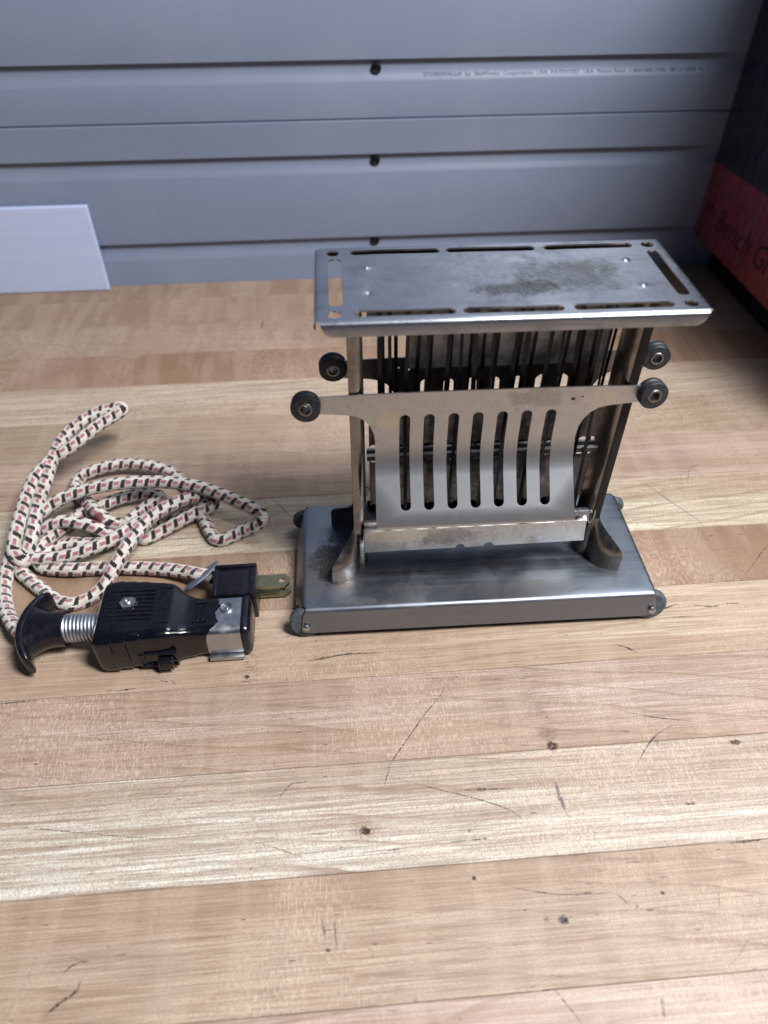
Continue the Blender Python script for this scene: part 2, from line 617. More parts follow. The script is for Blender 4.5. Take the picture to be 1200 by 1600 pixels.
#          tone per row, front to back
TONES = [(.58, .46, .37), (.50, .38, .28), (.62, .50, .40), (.55, .42, .32), (.48, .36, .27), (.60, .48, .38), (.54, .42, .33), (.58, .47, .40), (.60, .475, .415), (.60, .465, .40), (.53, .40, .305), (.72, .63, .545), (.57, .44, .37), (.65, .515, .385), (.315, .195, .12),
         (.70, .61, .475), (.58, .435, .37), (.50, .385, .28), (.64, .515, .405), (.36, .205, .12), (.44, .305, .225), (.40, .275, .195), (.33, .22, .15)]
JOINT = {2: [100], 5: [-200], 9: [150], 12: [-420], 14: [340], 19: [-309.5, 214.2], 16: [-345, 400], 17: [300], 21: [-80], 22: [95], 20: [-390, 330]}
for r, (a, b) in enumerate(zip(EDGES, EDGES[1:])):
    xs = [-720] + JOINT.get(r, []) + [620]
    for k, (x0, x1) in enumerate(zip(xs, xs[1:])):
        bm = bmesh.new()
        box(bm, x0 + .09, x1 - .09, a + .09, b - .09, -42, random.uniform(-.05, .03), .22, 1)
        o = link('board', bm_mesh('board', bm), M_wood, bench, 0)
        tn = TONES[r]
        if r == 19 and k == 2:
            tn = (.38, .23, .13)
        if r == 19 and k == 0:
            tn = (.47, .32, .21)
        tn = [min(.80, m_ * (q / m_) ** 1.45) for q, m_ in zip(tn, (.54, .42, .325))]
        gy = sum(tn) / 3
        tn = [q * .88 + gy * .12 for q in tn]
        j = .93 + random.uniform(-.04, .04)
        o.color = (tn[0] * j, tn[1] * j * 1.015, tn[2] * j * .965, 1)

DARK=[([(-22.7,-70.4),(-25.2,-77.3),(-34.0,-86.8),(-42.6,-97.6),(-51.8,-109.3),(-54.7,-113.5)],0.47),([(-54.0,-115.6),(-44.8,-119.3),(-34.2,-123.0),(-18.4,-128.4),(-4.5,-134.5),(1.2,-139.8),(5.0,-144.3)],0.32),([(-24.4,-124.6),(-12.3,-125.0),(-1.3,-125.6)],0.70),([(-31.4,-145.9),(-22.7,-145.8),(-13.9,-145.7)],0.78),([(65.6,-55.6),(71.4,-58.0),(75.9,-62.2)],0.71),([(55.2,-91.5),(66.7,-95.8),(79.3,-98.8),(89.5,-100.6)],0.38),([(55.2,-120.1),(62.7,-111.6),(71.0,-104.9),(81.5,-100.9)],0.44),([(99.7,-112.3),(103.4,-111.9),(106.7,-112.5)],1.41),([(69.6,-138.1),(72.9,-138.1),(76.3,-138.1)],0.81),([(82.2,-155.3),(90.4,-155.0),(98.6,-154.8)],0.78),([(-90.4,-53.6),(-79.4,-52.2),(-68.2,-50.8),(-50.6,-51.4)],0.96),([(-180.3,-63.3),(-170.8,-62.6)],0.75),([(-233.1,-66.1),(-224.3,-65.7),(-215.6,-65.4)],0.69),([(-101.5,-122.7),(-97.3,-117.4),(-94.5,-115.9),(-87.9,-115.6)],0.56),([(-89.1,-138.0),(-80.7,-138.6)],0.39),([(-177.1,-181.6),(-175.3,-179.3),(-171.8,-177.9),(-167.0,-177.9)],0.46),([(-181.0,-194.4),(-176.7,-190.6),(-171.3,-187.2),(-170.3,-183.7)],0.92),([(-1.6,-199.5),(2.6,-205.7),(5.7,-210.6)],0.46),([(-11.8,-164.1),(-2.3,-166.8),(9.8,-169.1),(22.2,-169.8),(31.2,-169.6)],0.33),([(30.3,-170.0),(34.4,-175.2)],0.36),([(70.4,-172.5),(68.4,-177.8)],0.36),([(-52.5,-110.7),(-56.1,-120.7)],0.27),([(120.1,65.9),(132.6,44.3),(145.8,22.8)],0.47),([(149.0,60.6),(155.3,73.7),(164.3,78.0)],0.49),([(148.7,-18.7),(164.9,-3.3),(174.8,5.9)],0.47),([(39.6,-28.0),(49.2,-30.9)],0.34),([(-207.2,140.4),(-212.0,131.0)],0.43),([(-125.5,272.7),(-124.0,286.1)],0.80),([(-179.3,173.9),(-169.9,170.9),(-156.6,172.9)],0.55),([(-112.1,69.4),(-96.2,47.3)],0.38),([(-129.4,98.1),(-116.3,75.6)],0.35),([(-215.2,-126.7),(-199.6,-127.4),(-186.2,-129.5),(-162.2,-133.5),(-136.0,-136.6)],0.29),([(-113.8,-138.4),(-102.0,-142.6),(-90.4,-147.3)],0.26),([(113.9,-33.8),(123.5,-35.9),(128.9,-35.4)],0.73),([(132.9,-34.5),(139.6,-35.0)],1.02),([(85.1,-37.1),(99.7,-34.9),(107.7,-32.0)],0.66),([(-159.8,-58.9),(-156.0,-60.2)],0.60)]
PALE=[([(-167.0,-89.4),(-165.3,-109.2),(-168.6,-119.7),(-173.9,-126.6),(-183.5,-130.3)],0.35),([(-165.5,-87.9),(-163.9,-107.8),(-167.2,-119.8),(-171.7,-126.7)],0.30),([(-86.0,-87.7),(-85.5,-100.5),(-86.2,-109.5)],0.35),([(-77.7,-86.7),(-77.5,-99.6),(-80.0,-107.0)],0.34),([(-78.3,-130.1),(-79.3,-145.7),(-79.0,-155.5)],0.26),([(42.9,-123.5),(47.8,-130.3),(52.8,-136.3)],0.34)]
BLUE=[([(18.3,-123.4),(18.2,-129.4),(18.8,-134.4),(19.5,-139.9)],1.90),([(35.6,-205.4),(34.7,-211.0)],1.55),([(-83.6,-169.9),(-82.9,-173.5),(-82.5,-177.4)],0.72),([(-78.7,-170.7),(-78.6,-174.9),(-78.3,-181.1)],0.72),([(-83.2,-174.6),(-79.1,-174.2)],0.48)]
BLOB=[(-65.4,-138.5,2.3,1.00,0),(-65.4,-138.5,6.3,0.35,2),(20.6,-107.3,2.8,0.80,0),(20.1,-100.9,4.8,0.35,1),(18.4,-89.3,4.8,0.25,1),(15.8,-80.5,4.2,0.20,1),(7.5,-177.8,2.2,0.75,3),(1.5,-177.3,1.2,0.50,3),(103.3,-112.3,1.7,0.60,1),(141.9,327.5,5.6,0.40,1),(48.3,-171.4,1.0,0.60,3),(-81.6,-180.9,0.9,0.80,3),(-23.8,-160.3,1.0,0.70,3),(-118.3,-60.0,1.6,0.70,3)]



def marks_object():
    V, F, C = [], [], []

    def strip(pts, w, col, al, jit=.25):
        P = catmull([(x, y, 0) for x, y in pts], 5) if len(pts) > 2 else [Vector((*pts[0], 0)), (Vector((*pts[0], 0)) + Vector((*pts[-1], 0))) / 2, Vector((*pts[-1], 0))]
        n = len(P)
        s = len(V)
        for i, p in enumerate(P):
            d = (P[min(i + 1, n - 1)] - P[max(i - 1, 0)]).normalized()
            q = Vector((-d.y, d.x, 0))
            e = math.sin(math.pi * (i + .35) / (n - 1 + .7)) ** .6
            h = w / 2 * e * random.uniform(1 - jit, 1 + jit)
            z = .10
            for k in (-1, 0, 1):
                c = p + q * h * k
                V.append((c.x * MM, c.y * MM, z * MM))
                C.append((*col, al * e if k == 0 else al * .35 * e))
        for i in range(n - 1):
            for k in (0, 1):
                a = s + i * 3 + k
                F.append((a, a + 1, a + 4, a + 3))

    def blob(x, y, r, al, col, sx=1.0):
        s = len(V)
        zz = (.12 + .004 * (len(V) % 9)) * MM
        V.append((x * MM, y * MM, zz))
        C.append((*col, al))
        for ring, (rr, aa) in enumerate(((.45, al * .75), (1.0, 0.0))):
            for i in range(14):
                a = 2 * math.pi * i / 14
                q = r * rr * random.uniform(.8, 1.15)
                V.append(((x + sx * q * math.cos(a)) * MM, (y + q * math.sin(a)) * MM, zz))
                C.append((*col, aa))
        for i in range(14):
            F.append((s, s + 1 + i, s + 1 + (i + 1) % 14))
            F.append((s + 1 + i, s + 15 + i, s + 15 + (i + 1) % 14, s + 1 + (i + 1) % 14))
    for pts, w in DARK:
        strip(pts, w * 1.25, (.04, .027, .02), 1.0, .5)
    for pts, w in PALE:
        strip(pts, w * 1.6, (.72, .62, .52), .55)
    for pts, w in BLUE:
        strip(pts, w * 1.1, (.08, .10, .12), .8)
    tones = [(.045, .018, .012), (.16, .085, .05), (.30, .15, .07), (.035, .035, .035)]
    for x, y, r, al, k in BLOB:
        for rep_ in range(3 if al > .5 else 1):
            blob(x + rep_ * .3, y - rep_ * .2, r * (1 - .12 * rep_), al, tones[k], 1.4 if k in (1, 2) else 1.15)
    rr = random.Random(11)
    for i in range(230):                       # short mineral streaks lying along the grain
        x, y = rr.uniform(-330, 260), rr.uniform(-215, 330)
        l = rr.uniform(1.0, 5.5) * (1.8 if rr.random() < .12 else 1)
        strip([(x, y), (x + l, y + rr.uniform(-.25, .25) * l * .4)], rr.uniform(.3, .85), (.06, .032, .02), rr.uniform(.5, 1.0))
    for i in range(150):                       # knocks and short scratches in any direction
        x, y = rr.uniform(-330, 260), rr.uniform(-215, 250)
        a = rr.uniform(0, math.pi)
        l = rr.uniform(.8, 4.5)
        strip([(x, y), (x + l * math.cos(a), y + l * math.sin(a))], rr.uniform(.25, .65), (.04, .034, .03), rr.uniform(.45, .95))
    for i in range(46):                        # long faint scratches
        x, y = rr.uniform(-320, 230), rr.uniform(-210, 200)
        a = rr.uniform(-.9, .9) + (math.pi / 2 if rr.random() < .4 else 0)
        l = rr.uniform(12, 45)
        b = rr.uniform(-.25, .25)
        strip([(x, y), (x + l * .5 * math.cos(a), y + l * .5 * math.sin(a)), (x + l * math.cos(a + b), y + l * math.sin(a + b))], rr.uniform(.16, .30),
              (.10, .08, .065) if rr.random() < .7 else (.7, .6, .5), rr.uniform(.3, .6))
    for i in range(26):
        blob(rr.uniform(-320, 240), rr.uniform(-210, 320), rr.uniform(.5, 1.3), rr.uniform(.4, .8), (.05, .04, .035))
    me = bpy.data.meshes.new('scratch_marks')
    me.from_pydata(V, [], F)
    at = me.color_attributes.new('tone', 'FLOAT_COLOR', 'POINT')
    for i, c in enumerate(C):
        at.data[i].color = c
    o = link('scratch_marks', me, M_mark, bench, 0)
    o['kind'] = 'stuff'


marks_object()

# ------------------------------------------------------------ slat wall
wall = empty('slat_wall', (0, .3578, 0), 'grey ribbed slat wall panelling behind the workbench', 'slat wall')


def wall_profile(z0, z1):
    """(depth, z) from the bottom up; depth is positive into the wall."""
    pts = [(12, z0), (1.2, z0), (0, z0 + .9)]
    for lip in (36.3, 104.0, 170.2, 236.8, 303.4, 370, 436.6, 503.2, 569.8, 636.4, 703, 769.6):
        if z0 < lip - 15 and lip + 8 < z1:
            b = lip - 13.9
            pts += [(0, b - .6), (.25, b), (.9, b + 1.6), (1.9, b + 3.4), (2.8, b + 5.4), (3.3, b + 7.6), (3.5, b + 9.8), (3.5, lip + 4), (1.5, lip + 4), (1.5, lip + .4), (1.2, lip), (.4, lip), (0, lip + .4)]
    pts += [(0, z1 - .9), (1.2, z1), (12, z1)]
    return pts


for z0, z1 in ((-60, 129.6), (130.0, 396), (396.4, 662), (662.4, 900)):
    pr = wall_profile(z0, z1)
    V = [(x * MM, d * MM, z * MM) for x in (-560, 520) for d, z in pr]
    n = len(pr)
    F = [(i, i + 1, n + i + 1, n + i) for i in range(n - 1)]
    me = bpy.data.meshes.new('panel')
    me.from_pydata(V, [], [f[::-1] for f in F])
    link('panel', me, M_wall, wall, 40)
scr = None
for z, x in ((165.0, -24.2), (99.6, -25.4), (33.2, -26.2)):
    if scr is None:
        bm = bmesh.new()
        lathe(bm, [(.6, -1.6), (1.2, -.9), (1.9, -1.1), (3.0, -2.0), (3.6, -1.6), (3.9, -.6), (3.9, 2)], 20, Matrix.Rotation(rad(-90), 4, 'X') @ Matrix.Scale(1, 4))
        scr = link('screw', bm_mesh('screw', bm), M_screw, wall)
        s = scr
    else:
        s = share(scr, wall)
    s.location = (x * MM, 2.6 * MM, (z - 1.0) * MM)
me = text_mesh('lettering', 'STOREWALL\u00ae  by  SlatWorks  Corporation  USA  PATENTED  USA  Patent Pend  1-800-585-7006  08 14 2009  A  1', 3.7, .02)
wd = max(v.co.x for v in me.vertices)
me.transform(Matrix.Diagonal((.222 / wd, 1, 1, 1)))
me.transform(basis((11.7, 1.05, 158.3), (1, 0, 0), (0, .46, .888)))
link('lettering', me, M_ink, wall, 0)

# white panel leaning on the wall
bm = bmesh.new()
box(bm, -260, 0, -2.5, 2.5, 0, 72.5, .5, 1)
pan = link('plastic_sheet', bm_mesh('plastic_sheet', bm), M_panel)
pan.location = (-.2612, .3515, .0003)
pan.rotation_euler = (0, 0, rad(-.3))
pan['label'] = 'white corrugated plastic sheet standing against the slat wall at the left'
pan['category'] = 'plastic sheet'

# carton at the right
carton = empty('carton', (.388, .26, 0), 'dark blue and red shrink wrapped bench grinder carton at the right edge', 'carton')
bm = bmesh.new()
box(bm, -128, 128, -190, 97, 29.5, 400, 2.0, 2)
for v in bm.verts:
    v.co.z += (97 - v.co.y) * .012 if v.co.z < 60 else 0
me = bm_mesh('printed_box', bm)
M_carton_obj = link('printed_box', me, M_carton, carton)
# the material reads object coordinates: keep this mesh in bench coordinates
me.transform(Matrix.Translation((.388, .26, 0)))
M_carton_obj.location = (-.388, -.26, 0)
bm = bmesh.new()
box(bm, -108, 122, -184, 92, .3, 29.6, 2, 2)
link('gap_block', bm_mesh('gap_block', bm), M_black, carton)  # added black block standing in for the shaded gap under the carton


def carton_text(txt, size, y, z, mat, sx=1.0, it=0.0, slope=0.0):
    me = text_mesh('lettering', txt, size, .03, it, 'LEFT', sx)
    me.transform(basis((-128.25, y - 260, z), (0, -1, slope), (0, slope, 1)))
    link('lettering', me, mat, carton, 0)


carton_text('Ball Bearings, Powerful Torque (3.0 Amp) Motor', 6.0, 355, 72.5, M_ink_pale, .86, 0, .03)
carton_text('in.', 21, 351, 54.0, M_ink_dark, .95, .25, -.03)
carton_text('Bench Grinder', 27, 325, 48.0, M_ink_dark, .92, .25, .02)
carton_text('Includes Tool Rests, Eye Shields and Spark Deflectors', 5.0, 352, 41.5, M_ink_pale, .9, 0, .01)

CORD=[(-221.5,-35.8,13.0),(-227.2,-33.9,12.0),(-233.9,-27.9,10.0),(-242.5,-14.7,6.0),(-248.8,0.3,4.0),(-251.2,15.5,5.0),(-251.0,27.0,7.0),(-249.4,37.3,10.0),(-244.9,42.7,13.0),(-239.2,48.0,15.0),(-230.6,54.2,18.0),(-219.5,58.8,20.0),(-207.9,61.7,21.0),(-193.6,62.8,22.0),(-179.7,62.9,22.0),(-165.6,61.2,22.0),(-151.0,57.8,21.0),(-139.8,53.0,20.0),(-128.1,46.1,19.0),(-119.6,41.2,18.0),(-113.9,37.5,16.0),(-112.6,34.8,14.0),(-116.3,35.0,10.0),(-126.4,34.6,5.0),(-134.7,31.1,3.5),(-140.2,31.5,3.0),(-144.5,38.0,3.0),(-148.2,46.7,3.0),(-152.1,55.2,3.0),(-156.0,63.9,3.0),(-161.2,76.2,3.2),(-169.2,86.7,5.0),(-175.1,90.3,7.0),(-184.5,94.2,8.0),(-197.2,97.1,8.0),(-206.3,97.2,8.0),(-218.3,95.0,7.0),(-227.3,91.9,5.0),(-230.5,85.4,3.5),(-225.8,74.6,5.0),(-216.5,61.1,9.0),(-208.4,50.7,11.0),(-200.4,43.7,10.0),(-193.7,42.6,7.0),(-186.7,38.8,3.5),(-181.1,35.0,3.2),(-174.5,37.8,4.0),(-166.5,42.4,5.0),(-158.9,47.2,6.0),(-151.7,51.0,7.0),(-145.4,53.2,8.0),(-142.5,55.3,11.0),(-145.5,58.4,13.0),(-152.7,58.9,10.0),(-161.4,56.2,8.0),(-169.3,51.3,8.0),(-178.3,47.7,8.0),(-188.0,39.1,9.0),(-193.8,31.4,10.0),(-203.4,24.8,10.0),(-215.9,20.4,9.0),(-228.9,19.0,8.0),(-239.8,21.3,7.0),(-245.6,27.4,5.0),(-245.5,36.3,4.0),(-241.8,42.7,5.0),(-233.8,44.3,9.0),(-226.2,44.8,11.0),(-216.3,42.4,11.0),(-207.1,40.6,8.0),(-201.1,39.4,4.0),(-195.2,41.5,3.0),(-191.5,51.8,3.0),(-185.4,60.4,3.2),(-178.1,64.6,5.0),(-176.4,67.3,6.0),(-183.3,69.1,7.0),(-192.3,68.6,7.0),(-200.9,65.9,7.0),(-211.3,60.1,7.0),(-221.8,54.3,6.0),(-231.2,43.4,5.0),(-236.2,34.6,5.0),(-239.5,24.1,6.0),(-242.3,17.7,9.0),(-246.6,21.0,13.0),(-246.4,27.8,17.0),(-246.6,38.2,19.0),(-246.7,47.5,20.0),(-246.2,58.7,22.0),(-244.5,68.5,24.0),(-241.7,75.7,25.0),(-236.6,84.7,26.0),(-230.7,89.6,27.0),(-222.0,98.8,29.0),(-214.4,109.7,30.0),(-206.5,117.0,31.0),(-202.2,120.7,32.0),(-203.1,122.8,33.0),(-210.4,121.3,33.0),(-220.3,116.7,32.0),(-229.4,107.7,30.0),(-234.9,97.3,28.0),(-237.3,83.0,26.0),(-237.9,66.9,23.0),(-239.4,54.9,20.0),(-239.3,41.2,17.0),(-239.6,28.2,13.0),(-242.7,20.6,8.0),(-244.2,14.9,4.0),(-237.5,7.8,3.0),(-228.3,-0.5,3.0),(-220.5,-6.8,3.0),(-212.1,-10.1,3.0),(-205.0,-8.1,3.0),(-199.3,-3.6,4.0),(-194.9,1.9,6.0),(-190.0,11.8,11.0),(-185.5,19.6,14.0),(-181.3,28.5,15.0),(-174.7,39.7,16.0),(-165.8,48.0,16.0),(-156.2,54.8,15.0),(-148.2,58.1,14.0),(-146.5,57.9,11.0),(-152.4,58.2,7.0),(-161.1,57.0,4.0),(-169.5,53.3,3.0),(-177.9,47.5,3.0),(-190.4,34.4,3.0),(-208.1,33.3,3.0),(-222.6,34.4,3.0),(-233.8,29.3,3.0),(-237.3,22.8,3.0),(-233.7,17.3,3.5),(-226.8,14.9,4.0),(-216.6,13.2,4.5),(-207.2,13.4,4.0),(-192.0,13.1,4.0),(-175.8,11.3,4.0),(-164.2,8.6,5.0),(-153.0,4.1,7.0),(-145.3,-0.1,9.0),(-138.8,-2.8,10.0),(-133.6,-4.6,10.5)]

# ------------------------------------------------------------ toaster (built in its own frame, mm, base centre at origin)
toaster = empty('toaster', (0, 0, 0), 'antique nickel flip door toaster with slotted doors and warming tray on top', 'toaster', -.01388)
HB = 18.5

# base: top sheet with four skirts
bx, by, fr = 90.0, 38.6, 2.6
xf, yf, LS = bx - fr, by - fr, 15.6


def base_map(x, y):
    z = HB
    X, Y = x, y
    if abs(y) > yf:
        o, d = fold(abs(y), yf, fr, 77)
        Y = math.copysign(o, y)
        z -= d
    if abs(x) > xf:
        o, d = fold(abs(x), xf, fr, 70)
        X = math.copysign(o, x)
        z -= d
    # faint hand-worn unevenness of the sheet
    if abs(y) <= yf and abs(x) <= xf:
        z += .10 * math.sin(x * .061 + 1) * math.cos(y * .11)
    return X, Y, z


def cross_outline(xf, yf, L, inset, rc, side=0.0):
    """plan of a sheet whose four flaps have rounded free corners."""
    out = []

    def flap(px, py, ux, uy, half, inset, rc):
        # flap runs along u, free edge outward v
        vx, vy = uy, -ux
        pts = [(-half, 0), (-half + inset * .35, L * .30)]
        pts += [(-half + inset + rc - rc * math.cos(rad(a)), L - rc + rc * math.sin(rad(a))) for a in (20, 40, 60, 75, 90)]
        pts += [(-q[0], q[1]) for q in pts[::-1]]
        for s, t in pts:
            out.append((px + ux * s + vx * t, py + uy * s + vy * t))
    flap(0, -yf, 1, 0, xf, inset, rc)
    flap(xf, 0, 0, 1, yf, inset + side, rc)
    flap(0, yf, -1, 0, xf, inset, rc)
    flap(-xf, 0, 0, -1, yf, inset + side, rc)
    res = []
    for p in out:
        if not res or (abs(p[0] - res[-1][0]) + abs(p[1] - res[-1][1])) > .02:
            res.append(p)
    if abs(res[0][0] - res[-1][0]) + abs(res[0][1] - res[-1][1]) < .02:
        res.pop()
    return res


fc = [fr * rad(80) * i / 7 for i in range(8)]
gx = [i * 12 for i in range(-7, 8)]
bm = sheet([cross_outline(xf, yf, LS, -5.8, 7.5, 14.5)], .8, base_map,
           [s * (xf + c) for s in (1, -1) for c in fc] + gx, [s * (yf + c) for s in (1, -1) for c in fc] + [-24, -12, 0, 12, 24])
base = link('base', bm_mesh('base', bm), M_base, toaster)
foot = rivet = None
for sx in (-1, 1):
    for sy in (-1, 1):
        if foot is None:
            bm = bmesh.new()
            lathe(bm, [(3, -2.5), (7.2, -2.4), (8.4, -1.4), (8.4, 1.4), (7.2, 2.4), (3, 2.5)], 32, Matrix.Rotation(rad(90), 4, 'X'))
            foot = link('foot', bm_mesh('foot', bm), M_foot, toaster)
            f = foot
            bm = bmesh.new()
            lathe(bm, [(1.9, -.3), (1.9, .3), (1.4, .7), (.6, .85), (.55, .5)], 14, Matrix.Rotation(rad(90), 4, 'X'))
            rivet = link('rivet', bm_mesh('rivet', bm), M_zinc, base)
            v = rivet
        else:
            f = share(foot, toaster)
            v = share(rivet, base)
        f.location = (sx * 88.2 * MM, sy * 36.6 * MM, 8.6 * MM)
        f.rotation_euler = (rad(13 * sy), 0, 0)
        v.location = (sx * 88.0 * MM, sy * 41.2 * MM, 9.0 * MM)
        v.rotation_euler = (rad(-13), 0, 0 if sy < 0 else rad(180))

# warming tray
tw, td, tf = 147.3, 64.2, 2.0
TX, TY, TZ = 0.0, 1.5, 171.0
txf, tyf = tw / 2 - tf, td / 2 - tf


def tray_map(x, y):
    z, X, Y = TZ, x, y
    if abs(y) > tyf:
        o, d = fold(abs(y), tyf, tf, 84)
        Y = math.copysign(o, y)
        z -= d
    if abs(x) > txf:
        o, d = fold(abs(x), txf, tf, 86)
        X = math.copysign(o, x)
        z -= d
    if abs(y) <= tyf and abs(x) <= txf:
        ex = max(0.0, 1 - max(abs(x) / 60, 0) ** 6) * max(0.0, 1 - (abs(y) / 21) ** 6)
        wv_ = max(0.0, 1 - (abs(y) / 31) ** 4) * max(0.0, 1 - (abs(x) / 70) ** 6)
        z += -.35 * ex + wv_ * .22 * math.sin(x * .062 + .6) * math.cos(y * .10) + wv_ * .10 * math.sin(x * .15 + y * .11)
        for px, py in ((-52.8, 11.4), (52.8, 11.6), (-52.8, -9.7), (53, -10.2)):
            r = math.hypot(x - px, y - py)
            z += .8 * math.exp(-(r / 1.2) ** 2) * (-1 if px < 0 and py < 0 else 1)
    return X + TX, Y + TY, z


holes = []
for y in (-25.7, 25.3):
    for cx_, w in ((-40.2, 37.2), (-.2, 37.4), (41.0, 37.6)):
        holes.append(rrect(cx_, y, w, 4.5 if y < 0 else 4.4, 2.19, 7))
    for x in (-66, 66.4):
        holes.append(rrect(x, y, 5.3, 5.0, 2.49, 8))
holes.append(rrect(-65.4, .3, 5.2, 39.2, 2.2, 6))
holes.append(rrect(66.4, .3, 5.0, 39.0, 2.2, 6))
fc = [tf * rad(84) * i / 7 for i in range(8)]
dim = sorted(set([round(c + d, 2) for c in (-52.8, 52.9) for d in (-2.4, -1.6, -.9, -.3, .3, .9, 1.6, 2.4)]))
dimy = sorted(set([round(c + d, 2) for c in (11.5, -9.9) for d in (-2.4, -1.6, -.9, -.3, .3, .9, 1.6, 2.4)]))
bm = sheet([cross_outline(txf, tyf, tf * 1.466 + 3.7, .8, 4.0)] + holes, .7, tray_map,
           [s * (txf + c) for s in (1, -1) for c in fc] + [i * 9 + .5 for i in range(-7, 8)] + dim, [s * (tyf + c) for s in (1, -1) for c in fc] + [-18, -14, 0, 5, 18] + dimy)
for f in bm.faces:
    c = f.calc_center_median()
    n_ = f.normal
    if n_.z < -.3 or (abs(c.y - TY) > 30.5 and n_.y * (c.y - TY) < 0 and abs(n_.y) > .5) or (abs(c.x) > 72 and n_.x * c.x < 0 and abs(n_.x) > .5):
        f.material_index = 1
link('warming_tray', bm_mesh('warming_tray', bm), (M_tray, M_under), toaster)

# end posts: channels whose front and rear flanges flare into toes at the foot


def post_section(z):
    t = min(max((47.0 - z) / 19.0, 0.0), 1.0)
    t = t * t * (3 - 2 * t)
    half = [(55.5, 0), (55.5, -4.6), (55.75, -6.4), (56.6, -8.0), (58.0, -8.9), (59.3, -9.2)]
    up = [(60.2, -9.2), (60.8, -9.2), (61.3, -9.2), (61.7, -9.2), (62.0, -9.2)]
    toe = [(60.0, -11.5), (61.2, -15.2), (64.6, -19.0), (69.2, -20.9), (74.0, -21.8)]
    half += [(a[0] + (b[0] - a[0]) * t, a[1] + (b[1] - a[1]) * t) for a, b in zip(up, toe)]
    return [(x, -y) for x, y in half[:0:-1]] + half


zs = [HB + .2, 22, 24.5, 27, 29, 31, 33, 35, 37, 39, 41, 43, 45, 47, 60, 80, 100, 120, 140, 158, 170.3]
for sgn in (-1, 1):
    bm = bmesh.new()
    rows = []
    for z in zs:
        rows.append([bm.verts.new((sgn * x, y, z)) for x, y in post_section(z)])
    for a, b in zip(rows, rows[1:]):
        for i in range(len(a) - 1):
            bm.faces.new((a[i], a[i + 1], b[i + 1], b[i]))
    bmesh.ops.recalc_face_normals(bm, faces=bm.faces)
    bmesh.ops.solidify(bm, geom=bm.faces[:], thickness=.7)
    bmesh.ops.recalc_face_normals(bm, faces=bm.faces)
    for f in bm.faces:
        c = f.calc_center_median()
        if f.normal.x * sgn < -.5 and abs(c.y) < 7.5:
            f.material_index = 1  # inner web: dark reflections of the inside put into the scorched colour
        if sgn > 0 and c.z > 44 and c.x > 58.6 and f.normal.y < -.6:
            f.material_index = 2  # right flange alone: a dark reflection painted into the colour
    link('end_post', bm_mesh('end_post', bm), (M_nickel, M_inner, M_under), toaster, 40)

# bottom rails of the frame, front and back, with the two half-round notches
for sgn in (-1, 1):
    pts = [(-57.0, 0), (-10.8, 0)] + arc(-8.4, 0, 2.5, 180, 0, 8)[1:-1] + [(-5.8, 0), (3.9, 0)] + arc(6.4, 0, 2.5, 180, 0, 8)[1:-1] + [(9.0, 0), (55.6, 0), (54.2, 19.3), (-57.0, 19.3)]
    if sgn > 0:
        pts = [(-x, y) for x, y in pts[::-1]]

    def rail_map(x, y, s=sgn):
        z = 31.5 + y - (0 if x * s < 0 else 0) + (x * .014)
        dep = 12.0
        if y > 14.5:
            dep = 12.0 - (y - 14.5) * .9
            z -= (y - 14.5) * .3
        return x, s * dep, z
    bm = sheet([pts], .7, rail_map, [-30, 0, 30], [14.0, 14.5, 15.2, 16])
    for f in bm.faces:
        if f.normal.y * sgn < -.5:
            f.material_index = 1  # shade of the frame's inside painted on, seen through the notches
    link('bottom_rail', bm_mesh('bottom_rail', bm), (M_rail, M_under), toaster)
bm = bmesh.new()
box(bm, -55.2, 54.2, -10.6, 10.6, 41.5, 42.4)
link('element_floor', bm_mesh('element_floor', bm), M_darkmetal, toaster, 0)
bm = bmesh.new()
box(bm, -55.2, 54.9, -5.5, 5.5, 165.5, 169.6, .4, 1)
link('element_cap', bm_mesh('element_cap', bm), M_darkmetal, toaster, 0)

# mica sheets with scalloped edges


def mica(z0, z1, x0=-53.5, x1=53.5):
    def edge(z, s, rev):
        n = 26
        o = []
        for i in range(n * 6 + 1):
            x = x0 + (x1 - x0) * i / (n * 6)
            ph = (i % 6) / 6
            o.append((x, z - s * 1.5 * max(0, math.sin(math.pi * ph)) ** .7))
        return o[::-1] if rev else o
    lp = edge(z0, -1, False) + edge(z1, 1, True)
    bm = sheet([lp], .6, lambda x, y: (x, .3, y))
    return bm_mesh('mica_sheet', bm)


for z0, z1 in ((52, 81.5), (89.5, 118.0), (150, 166)):
    link('mica_sheet', mica(z0, z1), M_mica, toaster, 0)
bm = sheet([rrect(9, 0, 88, 42, 1.5, 3)], .6, lambda x, y: (x, 9.0, 147 + y))
link('liner_sheet', bm_mesh('liner_sheet', bm), M_liner, toaster, 0)
